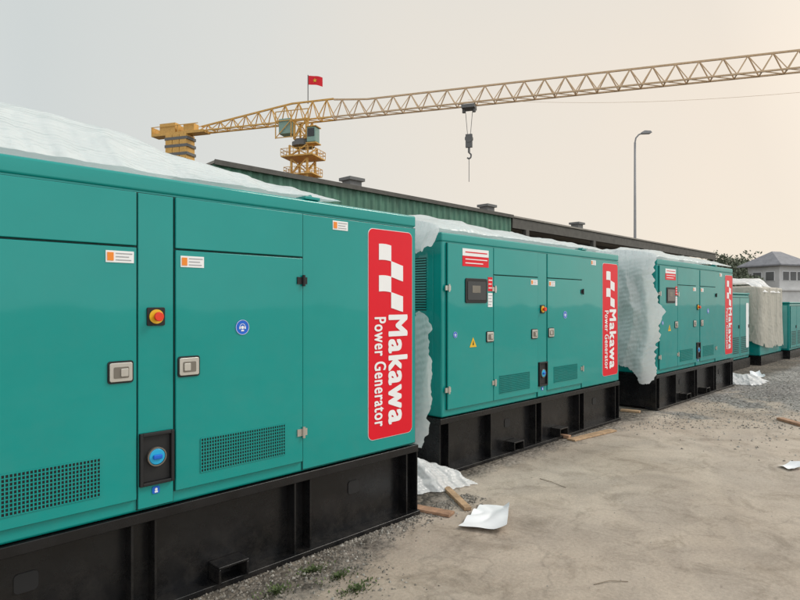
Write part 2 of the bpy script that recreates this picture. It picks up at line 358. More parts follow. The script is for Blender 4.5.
    MB().prism_y([(-3.285,1.19),(-3.272,1.235),(-3.265,1.19)], -.0275, -.0255).build('sign_symbol', M['dark'], dA)
    blue(-3.55, 1.30, .03, dA)
    lx = -Lg
    MB().box(lx-.008, lx+.002, .10, W-.10, .62, 2.10).build('end_panel', T, g, bevel=.003)
    MB().box(lx-.0095, lx-.007, .18, W-.18, 1.53, 2.03).build('vent_backing', M['gap'], g)
    lb = MB()
    for k in range(20):
        z = 1.54+k*.0245; lb.box(lx-.018, lx-.009, .18, W-.18, z, z+.013)
    lb.build('end_louvre', T, g)
    MB().box(-.002, .010, .12, W-.12, .62, 2.10).build('end_panel', T, g, bevel=.003)
    MB().box(-1.02, -.9, .0, .10, 2.262, 2.282).bar((-.96,.02,2.285),(-.96,.08,2.285),.012,8).build('lifting_eye', T, g, bevel=.003)
    sk = MB()
    x0, x1 = -Lg-.03, .03
    sk.box(x0, x1, -.012, W+.012, .475, .528)
    sk.box(x0, x1, .075, .085, .03, .475); sk.box(x0, x1, W-.085, W-.075, .03, .475)
    sk.box(x0, x1, -.03, .16, 0, .034); sk.box(x0, x1, W-.16, W+.03, 0, .034)
    sk.box(x0, x0+.012, -.004, W, .034, .475); sk.box(x1-.012, x1, -.004, W, .034, .475)
    s = sk.build('skid', M['black'], g, bevel=.004)
    for x in (-.09, -.98, -1.10, -1.98, -2.10, -2.95, -3.62):
        MB().box(x-.006, x+.006, -.004, .075, .034, .475).build('stiffener', M['black'], s)
    for x in (-1.55, -2.5):
        MB().box(x-.095,x-.08,-.05,.07,.035,.115).box(x+.08,x+.095,-.05,.07,.035,.115).box(x-.095,x+.095,-.05,.07,.115,.130).build('lifting_lug', M['black'], s, bevel=.004)
    for x in (-.55, -2.55):
        MB().prism_y(rrect(x-.05, x+.05, .27, .36, .02), .070, .0745).build('drain_cover', M['dark'], s)
    return g
big_gen(3.325, 3.09, 'nearest teal generator, cut off by the left edge, with the largest red sign', 'teal')
big_gen(7.96, 3.60, 'middle teal generator of the three full height ones, dark control window near its left end', 'teal')
big_gen(12.77, 3.50, 'third teal generator from the left, its left end hidden by a hanging white foam sheet', 'teal2')
# ------------------------------------------------------------ smaller generators beyond
def small_gen(x0, L, Y, h, label):
    g = empty('small_generator', (x0, Y, 0), label, 'generator', 'small generators at the far end of the row')
    MB().box(0, L, 0, 1.0, .24, h).build('canopy', M['teal2'], g, bevel=.03)
    MB().box(-.015, L+.015, -.015, 1.015, h, h+.05).build('roof', M['teal2'], g, bevel=.02)
    MB().box(-.02, L+.02, -.02, 1.02, 0, .235).build('skid', M['black'], g)
    MB().box(-.01, -.001, .06, .94, .3, h-.05).build('end_panel', M['tealend'], g)
    n = 3; w = (L-.1)/n
    for k in range(n):
        xa = .05+k*w
        MB().box(xa, xa+w-.0, -.006, .002, .30, h-.06).build('door_seal', M['gap'], g)
        d = MB().box(xa+.012, xa+w-.012, -.018, -.003, .315, h-.075).build('door', M['teal2'], g, bevel=.004)
        lb = MB()
        for j in range(9): lb.box(xa+.1, xa+w-.1, -.023, -.018, .40+j*.045, .42+j*.045)
        lb.build('vent_louvre', M['gap'], d)
        MB().box(xa+w-.12, xa+w-.05, -.03, -.018, h*.55, h*.55+.08).build('latch', M['dark'], d)
    if h > 1.6: MB().prism_y(rrect(L-.35, L-.12, .5, h-.2, .04), -.025, -.019).build('side_sign', M['white'], g)
small_gen(14.4, 2.5, 4.25, 1.80, 'small teal generator between the third large one and the beige covered one')
small_gen(20.0, 2.4, 4.0, 1.58, 'small teal generator just right of the beige covered one')
small_gen(22.9, 2.6, 4.0, 1.55, 'small teal generator at the right edge, farthest of the row')
# ------------------------------------------------------------ foam sheets
def fold(x, y, z, s=1.0, k3=.12):
    p = Vector((x, y, z)); a = 0
    for f, w in ((2.2, 1.0), (5.1, .45), (11, k3)):
        q = abs(noise.noise(p*f*s)); a += w*(1-2.4*math.sqrt(q*q+.0035))
    return a
def rag(t, seed):                       # torn edge: several octaves
    return .5*noise.noise(Vector((t*1.7,seed,0)))+.3*noise.noise(Vector((t*5.3,seed,3)))+.16*noise.noise(Vector((t*15,seed,6)))+.05*noise.noise(Vector((t*40,seed,9)))
def grid_sheet(name, nu, nv, fn, m, parent=None, loc=(0,0,0)):
    b = MB(); L = Vector(loc)
    for i in range(nu+1):
        for j in range(nv+1): b.v.append(tuple(fn(i/nu, j/nv)-L))
    for i in range(nu):
        for j in range(nv):
            a = i*(nv+1)+j; b.f.append((a, a+nv+1, a+nv+2, a+1))
    return b.build(name, m, parent, smooth=True, loc=loc)
def interp(x, pts):
    if x <= pts[0][0]: return pts[0][1]
    for (a, va), (c, vc) in zip(pts[:-1], pts[1:]):
        if x <= c: t = (x-a)/(c-a); t = t*t*(3-2*t); return va+(vc-va)*t
    return pts[-1][1]
crest = [(-.45,.22),(.3,.27),(.81,.32),(1.32,.29),(1.66,.19),(1.96,.10),(2.3,.075),(2.75,.03)]
def f1(u, v):
    x = -.42+3.12*u; y = 3.12+1.42*v
    s = max(0, math.sin(math.pi*min(1, v*1.12)))**.8
    h = interp(x, crest)*s
    lay = .036*(1-2.6*math.sqrt(noise.noise(Vector((x*.32, y*2.4+.35*x, 3.1)))**2+.003))+.014*(1-2.6*abs(noise.noise(Vector((x*.7, y*6+x, 7.7)))))
    cr_ = fold(x*.9, y*1.2, 9, 1, .05)*.026*max(.1, min(1, (x-1.3)/.8))
    e = min(1, v*9, (1-v)*9, (1-u)*8)
    return Vector((x+.30*rag(y, 2)*u, y+.12*rag(x, 1)*(1-v)**3+.03, 2.292+max(0, h+(lay+cr_+.010)*e)))
tag(grid_sheet('foam_sheet', 260, 120, f1, M['foam'], loc=(1.4,3.8,2.292)), 'heaped white foam sheet lying on the roof of the nearest generator', 'packing sheet', 'white foam sheets on the generators')
def roof_drape(R, Y, Lg, hc, dfn, label, seed, xr=.05, yfront=.03, rg=.14, vback=1.0):
    left = R-Lg
    def fn(u, v):
        y = Y+yfront+(1.42-yfront)*v
        drop = dfn(v)+.16*rag(v*3, seed)
        tot = Lg-xr+drop; s = tot*u
        fo = fold(s*.6, y*1.2, seed, 1, .06)
        if s < Lg-xr:
            x = R-xr-s
            e = min(1, v*6, (1-v)*6, u*20)
            k = min(1, (Lg-xr-s)/.12)
            h = interp(Lg-xr-s, hc)*max(0, math.sin(math.pi*min(1, v*1.05)))**.6
            return Vector((x, y+.12*rag(x, seed)*(1-v)**3+.03*(1-v), 2.292+max(0, h+(fo*.032+.015)*e*k)))
        d = s-(Lg-xr)
        ph = y*5.2+1.6*noise.noise(Vector((y*1.2, d*.8, seed)))+.5*d      # bunched, mostly vertical folds
        out = .035+.05*min(1, d/.2)+.055*(1-abs(2*((ph*.5) % 1)-1))**1.3*min(1, d*3)+.07*abs(noise.noise(Vector((y*2.0+d*.8, d*.9, seed+4))))+.03*fold(y*.8, d*.7, seed, 1, .04)*min(1, d*5)
        yy = y+rg*rag(d, seed+2)*max(0, 1-v*2.5)-.04*min(1, d*2)*(1-v)+.04*noise.noise(Vector((d*2.5,y*2,seed)))
        return Vector((left-max(.02, out), yy, 2.292-d+.02*min(1, d*8)))
    o = grid_sheet('foam_sheet', 260, 110, fn, M['foam'], loc=(R-Lg/2, Y+.7, 2.292))
    o.data.materials.append(M['foamz'])
    for p in o.data.polygons:
        if p.center.x+R-Lg/2 < left-.015: p.material_index = 1
    return tag(o, label, 'packing sheet', 'white foam sheets on the generators')
roof_drape(7.96, 3.60, 3.72, [(0,.13),(.4,.17),(.9,.11),(1.8,.09),(3.0,.07),(3.7,.04)], lambda v: .20+.16*v, 'white foam sheet over the roof and upper left end of the middle generator', 21, yfront=.0)
roof_drape(12.77, 3.50, 3.72, [(0,.13),(.5,.14),(1.3,.11),(2.4,.11),(3.3,.08)], lambda v: 1.78+.14*math.sin(v*14), 'long white foam sheet over the third generator, hanging down its left end', 33, yfront=-.03, rg=.34)
def f2(u, v):
    z = 1.50+.16*rag(v*2, 8)*(1-u)-1.22*u; y = 3.70+1.15*v
    y += .26*rag(z*.9, 3)*(1-v)-.10*u*(1-v)
    ph = y*4.5+1.3*noise.noise(Vector((y, z*.9, 3)))
    return Vector((4.185-.06*abs(noise.noise(Vector((y*2, z*.7, 6))))-.04*(1-abs(2*((ph*.5) % 1)-1))-.09*u, y, z))
tag(grid_sheet('foam_sheet', 110, 80, f2, M['foamz'], loc=(4.15,4.2,1)), 'white foam sheet hanging low in the gap left of the middle generator', 'packing sheet', 'white foam sheets on the generators')
def crumple(x0, y0, sx, sy, sh, hh, seed, rise=0):
    def fn(u, v):
        x = x0+sx*u; y = y0+sy*v
        e = min(1, u*4, (1-u)*4, v*4, (1-v)*4)
        q = Vector((x*1.7, y*1.7, seed)); sm = lambda t: 1-2.2*math.sqrt(t*t+.0015)
        r = sm(noise.noise(q))*.6+sm(noise.noise(q*2.1))*.28+sm(noise.noise(q*4.5))*.08
        return Vector((x+.32*rag(y, seed), y-sh*u*(1-v)+.32*rag(x, seed+1), .010+max(0, e*(hh*(.25+r)+rise*v))))
    return fn
tag(grid_sheet('foam_sheet', 90, 90, crumple(3.46,3.44,.78,.98,.26,.19,2,.22), M['foam'], loc=(3.9,3.9,0)), 'crumpled white foam sheet on the ground between the nearest two generators', 'packing sheet', 'white foam sheets on the ground')
tag(grid_sheet('foam_sheet', 70, 70, crumple(13.0,3.2,1.0,.8,.1,.17,5), M['foam'], loc=(13.4,3.7,0)), 'crumpled white foam sheet on the ground at the right end of the third generator', 'packing sheet', 'white foam sheets on the ground')
# covered generator
cg = empty('covered_generator', (18.55, 4.75, 0), 'teal generator under a loose beige grey cover among the far small ones', 'generator')
MB().box(-1.12,1.12,-.62,.62,.24,1.93).build('canopy', M['teal2'], cg, bevel=.03)
MB().box(-1.15,1.15,-.65,.65,0,.235).build('skid', M['black'], cg)
def cover(u, v):
    a = u*2*math.pi; hx, hy = 1.17, .67
    c, s = math.cos(a), math.sin(a); k = (abs(c)**9+abs(s)**9)**(-1/9)
    zb = .42+.75*max(0, rag(u*9, 4))+.35*(max(0, -c)**4)
    if v < .72:
        z = zb+(v/.72)*(1.99-zb); r = 1.035-.03*v
    else:
        t = (v-.72)/.28; z = 1.99+.06*math.sin(t*math.pi/2); r = (1.035-.03*.72)*(1-t)
    x, y = c*k*hx*r, s*k*hy*r
    w = (1-2.5*abs(noise.noise(Vector((x*2.4, y*2.4, z*.3+5)))))*.035+(1-2.5*abs(noise.noise(Vector((x*5, y*5, z*.6+2)))))*.012
    n = Vector((c, s, .3 if v > .6 else 0))
    return Vector((x, y, z))+n*max(-.015, w)+Vector((0,0,.06*abs(noise.noise(Vector((x*1.3,y*1.3,8))))*v))
grid_sheet('net_cover', 200, 70, cover, M['net'], cg)
def ftop(u, v):
    x = 17.5+1.6*u; y = 4.06+1.2*v; e = min(1, u*4, (1-u)*4, v*4, (1-v)*4)
    return Vector((x+.1*rag(y,2), y+.3*rag(x,1), 2.13-.25*(1-min(1,v*3))+e*(.07+.06*fold(x*.6,y*.8,3,1,.04))))
tag(grid_sheet('foam_sheet', 60, 60, ftop, M['foam'], loc=(18.6,4.7,2)), 'white foam sheet bunched on top of the beige covered generator', 'packing sheet', 'white foam sheets on the generators')
# ------------------------------------------------------------ planks, paper and litter
def plank(p, q, w, t, m, label, tilt=0, z0=.0):
    d = q-p; L = d.length; rz = math.atan2(d.y, d.x)
    b = MB(); b.box(0, L, -w/2, w/2, 0, t)
    o = b.build('wooden_plank', m, bevel=.004, loc=(p.x, p.y, z0+.002), rotz=rz); o.rotation_euler.y = -tilt
    return tag(o, label, 'plank', 'loose planks on the ground')
plank(gp(430,474), gp(468,511), .06, .028, M['wood'], 'loose plank pointing at the camera beside the white paper')
plank(gp(409,508), gp(452,516), .10, .022, M['wood2'], 'short plank against the right foot of the nearest generator')
plank(gp(571,441), gp(613,431), .11, .02, M['wood'], 'pale plank lying in front of the middle generator')
plank(gp(553,436), gp(570,439), .06, .04, M['wood2'], 'stub of dark plank touching the middle generator skid')
plank(gp(621,411), gp(640,413), .09, .03, M['wood'], 'small plank between the middle and third generators')
plank(gp(780,420), gp(804,427), .10, .035, M['wood2'], 'brown plank on the gravel at the right edge')
def fpaper(c, sx, sy, rz, bend, seed):
    def fn(u, v):
        x, y = (u-.5)*sx*(1-.35*v), (v-.5)*sy
        X = c.x+x*math.cos(rz)-y*math.sin(rz); Y = c.y+x*math.sin(rz)+y*math.cos(rz)
        return Vector((X, Y, .008+bend*max(0, (u-.55))**2*2+bend*.6*max(0, .3-v)**2*4+.06*abs(noise.noise(Vector((x*6,y*6,seed))))))
    return fn
for (px, py, sx_, sy_, rz, bd, sd_, lab) in ((489,519,.34,.54,A-1.9,.08,1,'crumpled white paper sheet on the concrete in front of the planks'), (792,468,.28,.16,-.4,.08,5,'scrap of white paper on the concrete at the right edge'), (757,377,.30,.22,.6,.2,8,'small white scrap on the grey gravel in front of the far small generators')):
    c = gp(px, py)
    tag(grid_sheet('paper_sheet', 24, 24, fpaper(c,sx_,sy_,rz,bd,sd_), M['paper'], loc=tuple(c)), lab, 'paper', 'white scraps on the ground')
for (a, b_, lab) in (((540,479),(566,488),'thin stick on the concrete in front of the middle generator'), ((594,585),(628,582),'thin stick on the concrete near the bottom edge')):
    p, q = gp(*a), gp(*b_); m_ = (p+q)/2+Vector((.01,.015,.0))
    b = MB(); b.bar(Vector((0,0,.004)), m_-p+Vector((0,0,.008)), .003, 6); b.bar(m_-p+Vector((0,0,.008)), q-p+Vector((0,0,.003)), .0025, 6)
    tag(b.build('stick', M['stick'], loc=tuple(p)), lab, 'stick', 'sticks on the ground')
for n_, (px, py) in enumerate(((338,577),(356,590),(312,571),(276,592))):
    p = gp(px, py); b = MB()
    for k in range(190):
        a = random.uniform(0, 6.28); r = random.uniform(0,.13)*random.uniform(.2,1); L = random.uniform(.008,.024); s = random.uniform(.2,1)
        x, y = r*math.cos(a)*1.5, r*math.sin(a)*.8; i = len(b.v); a += random.uniform(-1.5,1.5)
        dx, dy = math.cos(a)*L*s, math.sin(a)*L*s; nx, ny = -math.sin(a)*.005, math.cos(a)*.005
        b.v += [(x-nx*.4,y-ny*.4,0),(x+nx*.4,y+ny*.4,0),(x+dx*.6+nx,y+dy*.6+ny,L*.5),(x+dx,y+dy,L*.7),(x+dx*.6-nx,y+dy*.6-ny,L*.5)]
        b.f.append((i,i+1,i+2,i+3,i+4))
    lab = ('low green weed tuft second from the right in the gravel strip', 'low green weed tuft farthest right in the gravel strip at the bottom edge', 'low green weed tuft closest to the black skid of the nearest generator', 'low green weed tuft farthest left at the bottom edge')[n_]
    tag(b.build('weed_tuft', M['weed'], loc=(p.x,p.y,0)), lab, 'weed', 'weed tufts by the nearest generator')
def stones(n, gen):
    b = MB()
    for k in range(n):
        p, s = gen(); i = len(b.v)
        dirs = [(1,0,0),(-1,0,0),(0,1,0),(0,-1,0),(0,0,1),(0,0,-.4)]
        r = random.uniform(0,3.14); cr, sr = math.cos(r), math.sin(r)
        for d in dirs:
            q = [d[0]*random.uniform(.6,1.3)+random.uniform(-.2,.2), d[1]*random.uniform(.5,1.1)+random.uniform(-.2,.2), d[2]*random.uniform(.5,.9)]
            b.v.append((p.x+(q[0]*cr-q[1]*sr)*s, p.y+(q[0]*sr+q[1]*cr)*s, max(.001, q[2]*s+s*.1)))
        for f in ((0,2,4),(2,1,4),(1,3,4),(3,0,4),(2,0,5),(1,2,5),(3,1,5),(0,3,5)): b.f.append(tuple(i+j for j in f))
    return b
def g1():
    x = random.uniform(-.5, 4.0)
    y = 3.12-abs(random.gauss(0, .32 if x < 2.6 else .10)); return Vector((x,y,0)), random.choice((.003,.004,.006,.009,.013))*random.uniform(.7,1.2)
tag(stones(7000, g1).build('gravel', M['stone2']), 'loose dark gravel and crumbs along the nearest skid', 'gravel', kind='stuff')
tag(stones(1200, g1).build('gravel', M['stone']), 'pale gravel crumbs along the nearest skid', 'gravel', kind='stuff')
def g2():
    d = 7.6+abs(random.gauss(0, 7)); r = random.uniform(.25, .85)*d
    p = dr(d, r)
    if p.y > 3.3: p.y = random.uniform(-2, 3.3)
    return p, random.choice((.005,.007,.009,.012,.018))*random.uniform(.6,1.2)
tag(stones(6000, g2).build('gravel', M['stone2']), 'scattered dark gravel on the far part of the yard', 'gravel', kind='stuff')
tag(stones(6000, g2).build('gravel', M['stone']), 'scattered pale gravel on the far part of the yard', 'gravel', kind='stuff')
def g3():
    return dr(random.uniform(3.0, 9), random.uniform(-.8, 6)), random.choice((.002,.003,.004,.006))
tag(stones(600, g3).build('gravel', M['stone']), 'tiny crumbs scattered on the concrete', 'gravel', kind='stuff')
# ------------------------------------------------------------ warehouse
wh = empty('warehouse', (28, 20, 0), 'long low warehouse with green corrugated wall and open bays behind the generators', 'building')
Lx, Ly = 28, 20
wy, zt = 14.0, 5.16
XL, XG = 7.55, 20.8
b = MB(); x = XL
while x < XG:       # one continuous corrugated sheet
    for (dx, y_) in ((0,0),(.07,-.04),(.16,-.04),(.23,0)):
        b.v += [(x+dx-Lx,wy+y_-Ly,0),(x+dx-Lx,wy+y_-Ly,zt-.04)]
    x += .32
for k in range(len(b.v)//2-1): b.f.append((2*k,2*k+2,2*k+3,2*k+1))
b.build('wall', M['wallgreen'], wh)
MB().box(XL-Lx,XL+.05-Lx,wy+.01-Ly,26-Ly,0,4.5).build('wall', M['wallgreen'], wh)
MB().box(XL+.05-Lx,47-Lx,25.9-Ly,26-Ly,0,4.4).build('wall', M['fascia'], wh)
rf = MB()
rf.v = [(XL-Lx,13.9-Ly,zt-.03),(47-Lx,13.9-Ly,zt-.03),(47-Lx,26.4-Ly,4.55),(XL-Lx,26.4-Ly,4.55),(XL-Lx,13.9-Ly,zt+.04),(47-Lx,13.9-Ly,zt+.04),(47-Lx,26.4-Ly,4.62),(XL-Lx,26.4-Ly,4.62)]
rf.f = [(0,3,2,1),(4,5,6,7),(0,1,5,4),(1,2,6,5),(2,3,7,6),(3,0,4,7)]
roof = rf.build('roof', M['roofsheet'], wh)
MB().box(XL-Lx,XG+.1-Lx,13.86-Ly,13.897-Ly,zt-.07,zt+.06).build('eave_trim', M['fascia'], wh)
MB().box(XG+.15-Lx,47-Lx,13.95-Ly,14.05-Ly,zt-.46,zt-.05).build('beam', M['fascia'], wh)
for k in range(7):
    MB().box(XL+.1-Lx,46.9-Lx,15.2+k*1.3-Ly,15.28+k*1.3-Ly,4.95-k*.055,5.05-k*.055).build('purlin', M['fascia'], wh)
for k in range(5):
    xx = 22+k*6.1
    MB().box(xx-.12-Lx,xx+.12-Lx,13.9-Ly,14.1-Ly,0,zt-.46).build('post', M['fascia'], wh)
for px in (352, 487, 577):
    t = (px-400)/600; X = 15*(ca+t*sa)/(sa-t*ca)
    MB().box(X-.25-Lx,X+.25-Lx,14.8-Ly,15.2-Ly,zt-.05,zt+.46).box(X-.33-Lx,X+.33-Lx,14.72-Ly,15.28-Ly,zt+.46,zt+.56).build('roof_vent', M['cdark'], roof)
# ------------------------------------------------------------ street lamp
p = dr(40, 235/600*40)
lp = empty('street_lamp', (p.x,p.y,0), 'tall single arm street lamp rising behind the warehouse roof', 'street lamp', rotz=A-math.pi/2)
MB().bar((0,0,0),(0,0,12.3),.11,10,.07).build('pole', M['galv'], lp, smooth=True)
MB().path([(0,0,12.3),(.06,0,12.6),(.25,0,12.82),(.5,0,12.93)], .05, 8).build('arm', M['galv'], lp)
MB().prism_y([(.42,12.86),(.42,12.98),(.6,13.08),(1.0,13.06),(1.1,12.95),(1.0,12.88)], -.15, .15).build('lamp_head', M['galv'], lp, bevel=.02)
# ------------------------------------------------------------ crane
T = dr(90, -14.5)
cr = empty('tower_crane', (T.x,T.y,0), 'yellow tower crane with a long lattice jib across the sky', 'crane', rotz=math.atan2(-.897,.441))
def truss_box(b, x0, x1, y, z0, z1, step, r):
    n = max(1, round(abs(x1-x0)/step))
    for k in range(n):
        a, c = x0+(x1-x0)*k/n, x0+(x1-x0)*(k+1)/n
        b.bar((a,-y,z0(a)),(c,-y,z0(c)),r,4); b.bar((a,y,z0(a)),(c,y,z0(c)),r,4); b.bar((a,0,z1(a)),(c,0,z1(c)),r*1.15,4)
        m_ = (a+c)/2
        for s in (-y, y):
            b.bar((a,s,z0(a)),(m_,0,z1(m_)),r*.62,4); b.bar((m_,0,z1(m_)),(c,s,z0(c)),r*.62,4)
        b.bar((a,-y,z0(a)),(a,y,z0(a)),r*.6,4); b.bar((a,-y,z0(a)),(c,y,z0(c)),r*.5,4)
b = MB(); truss_box(b, 5, 84, .8, lambda x: 28.8, lambda x: 31.1+max(0, 10-x)*.10, 2.6, .13); b.build('jib', M['jibp'], cr)
b = MB(); truss_box(b, -18, 5, .8, lambda x: 28.8, lambda x: 31.7 if x > -2 else 31.7-(-2-x)*.125, 2.4, .14); b.build('counter_jib', M['crane'], cr)
MB().box(-27,-17,-.9,.9,28.6,29.0).box(-27,-26.8,-.9,.9,29,30.1).box(-22,-21.8,-.9,.9,29,30.1).box(-27,-18,-.95,-.9,30.0,30.12).box(-27,-18,.9,.95,30.0,30.12).box(-25.5,-22.5,-.7,.7,29,30.6).box(-21,-19,-.6,.6,29,30.2).build('winch_deck', M['crane'], cr)
for k in range(3):
    xw = -24.1+k*1.35
    MB().box(xw,xw+1.28,-1.1,1.1,24.6,28.55).build('counterweight', M['crane'], cr, bevel=.05)
for z in (25.2, 26.5, 27.7): MB().box(-24.2,-19.9,-1.14,1.14,z,z+.45).build('weight_stripe', M['cdark'], cr)
def mast_section(b, z0, z1, h, r, r2):
    for sx in (-h,h):
        for sy in (-h,h): b.bar((sx,sy,z0),(sx,sy,z1),r,4)
    for s in (-h,h):
        b.bar((-h,s,z0),(h,s,z1),r2,4); b.bar((s,-h,z0),(s,h,z1),r2,4); b.bar((h,s,z0),(-h,s,z1),r2,4)
        b.bar((-h,s,z0),(h,s,z0),r2,4); b.bar((s,-h,z0),(s,h,z0),r2,4)
b = MB(); z = 0
while z < 23: mast_section(b, z, z+2.3, 1.3, .20, .11); z += 2.3
b.build('mast', M['crane'], cr)
MB().box(-2.6,2.6,-2.2,2.2,23.2,23.4).box(-2.3,2.3,-1.8,1.8,20.6,20.75).build('platform', M['crane'], cr)
b = MB()
for z0_, w_, d_ in ((23.4,2.6,2.2),(20.75,2.3,1.8)):
    for (x0,y0,x1,y1) in ((-w_,-d_,w_,-d_),(w_,-d_,w_,d_),(w_,d_,-w_,d_),(-w_,d_,-w_,-d_)):
        for hh_ in (.5,1.0): b.bar((x0,y0,z0_+hh_),(x1,y1,z0_+hh_),.05,4)
        for k in range(5): xk, yk = x0+(x1-x0)*k/5, y0+(y1-y0)*k/5; b.bar((xk,yk,z0_),(xk,yk,z0_+1.0),.045,4)
b.build('railing', M['crane'], cr)
b = MB(); mast_section(b, 23.4, 25.0, 1.5, .16, .12); b.build('climbing_frame', M['crane'], cr)
MB().bar((0,0,25.0),(0,0,25.6),1.7,18).bar((0,0,25.6),(0,0,26.0),1.3,18).build('turntable', M['cdark'], cr)
b = MB(); mast_section(b, 26.0, 28.8, 1.0, .17, .12); b.build('tower_head', M['crane'], cr)
MB().box(-3.5,-1.5,-1.2,.5,26.9,29.2).build('machine_box', M['cabgreen'], cr, bevel=.08)
fr = MB()
for xx in (-3.9,-1.3,1.5): fr.bar((xx,-1.4,26.2),(xx,-1.4,30.2),.09,4)
for zz in (26.3,28.8,30.2): fr.bar((-3.9,-1.4,zz),(1.5,-1.4,zz),.08,4)
fr.bar((-3.9,-1.4,26.3),(-1.3,-1.4,28.8),.07,4).bar((-1.3,-1.4,28.8),(1.5,-1.4,26.3),.07,4)
fr.build('walkway_frame', M['crane'], cr)
MB().box(1.7,3.1,-2.3,-.8,25.0,27.2).build('operator_cab', M['cabgreen'], cr, bevel=.15)
MB().box(1.85,2.95,-2.34,-2.29,25.8,27.0).build('window', M['glass'], cr)
MB().box(1.6,3.25,-2.4,-.65,27.22,27.35).box(1.6,3.25,-2.4,-.65,24.8,24.95).build('cab_frame', M['crane'], cr)
MB().box(24.3,26.1,-.9,.9,28.15,28.6).bar((24.5,0,28.2),(24.5,0,27.7),.25,8).bar((25.9,0,28.2),(25.9,0,27.7),.25,8).build('trolley', M['cdark'], cr)
MB().bar((24.7,0,28),(25.0,0,24.6),.045,4).bar((25.7,0,28),(25.4,0,24.6),.045,4).bar((24.7,0,28),(25.7,0,28),.045,4).build('hoist_rope', M['cdark'], cr)
hk = MB().box(24.75,25.65,-.2,.2,22.9,24.7).bar((25.2,-.25,24.1),(25.2,.25,24.1),.55,12).bar((25.2,0,22.9),(25.2,0,22.2),.16,6)
hk.path([(25.2,0,22.2),(25.5,0,21.9),(25.45,0,21.5),(25.2,0,21.35),(24.95,0,21.5)], .11, 6).build('hook', M['cdark'], cr)
MB().bar((25.2,0,21.5),(25.2,0,18.2),.05,4).build('sling', M['cdark'], cr)
fp = dr(90, -13.8)
fl = empty('flag', (fp.x,fp.y,31.5), 'red flag with a yellow star flying on top of the crane', 'flag', rotz=A-math.pi/2)
MB().bar((0,0,0),(0,0,4.3),.07,6).build('flagpole', M['cdark'], fl)
grid_sheet('cloth', 24, 12, lambda u, v: Vector((.07+2.1*u, .18*math.sin(u*7+v)*u, 4.2-1.35*v-.25*u*u)), M['red'], fl)
st = [(1.05+.36*(1 if k%2==0 else .4)*math.sin(k*math.pi/5), 3.5+.36*(1 if k%2==0 else .4)*math.cos(k*math.pi/5)) for k in range(10)]
b = MB(); b.v = [(x, .18*math.sin(x/2.1*7+.5)*x/2.1-.05, z-.05) for x, z in st]+[(1.05,.18*math.sin(4)*.5-.05,3.45)]; b.f = [(k,(k+1)%10,10) for k in range(10)]
b.build('star', M['yellow'], fl)
p0, p1 = dr(75, 8.5, 27), dr(58, 46, 22.6)
pts = [p0.lerp(p1, k/14)+Vector((0,0,-.9*math.sin(math.pi*k/14)))-p0 for k in range(15)]
tag(MB().path(pts, .016, 4).build('overhead_cable', M['jibp'], loc=tuple(p0)), 'thin overhead cable under the crane jib at upper right', 'cable')
# ------------------------------------------------------------ guard house
hp = dr(70, 43.9)
hs = empty('guard_house', (hp.x,hp.y,0), 'pale two storey gatehouse with grey hipped roof at the far right', 'building', rotz=A-math.pi/2+.35)
MB().box(-2.1,2.1,-2,2,0,5.85).build('wall', M['hwall'], hs)
MB().box(-2.35,2.35,-2.25,2.25,3.0,3.2).build('ledge', M['hwall'], hs)
r = MB(); r.v = [(-2.9,-2.8,5.8),(2.9,-2.8,5.8),(2.9,2.8,5.8),(-2.9,2.8,5.8),(-2.9,-2.8,5.95),(2.9,-2.8,5.95),(2.9,2.8,5.95),(-2.9,2.8,5.95),(-.7,0,7.6),(.7,0,7.6)]
r.f = [(0,3,2,1),(0,1,5,4),(1,2,6,5),(2,3,7,6),(3,0,4,7),(4,5,9,8),(5,6,9),(6,7,8,9),(7,4,8)]; r.build('roof', M['hroof'], hs)
for xa in (-1.6,-.45,.7):
    w = MB().box(xa-.06,xa+.96,-2.06,-2.002,4.1,5.2).build('window', M['white'], hs); MB().box(xa,xa+.9,-2.09,-2.062,4.16,5.14).build('pane', M['cdark'], w)
for ya in (-1.4,.2):
    w = MB().box(-2.16,-2.102,ya-.06,ya+1.06,4.1,5.2).build('window', M['white'], hs); MB().box(-2.19,-2.162,ya,ya+1,4.16,5.14).build('pane', M['cdark'], w)
hp2 = dr(74, 50.5)
h2 = empty('low_house', (hp2.x,hp2.y,0), 'low pale building with grey roof right of the gatehouse', 'building', rotz=A-math.pi/2)
MB().box(-4,4,-2,2,0,3.2).build('wall', M['hwall'], h2)
r = MB(); r.v = [(-4.4,-2.4,3.2),(4.4,-2.4,3.2),(4.4,2.4,3.2),(-4.4,2.4,3.2),(-4.4,0,4.6),(4.4,0,4.6)]; r.f = [(0,3,2,1),(0,1,5,4),(2,3,4,5),(0,4,3),(1,2,5)]; r.build('roof', M['hroof'], h2)
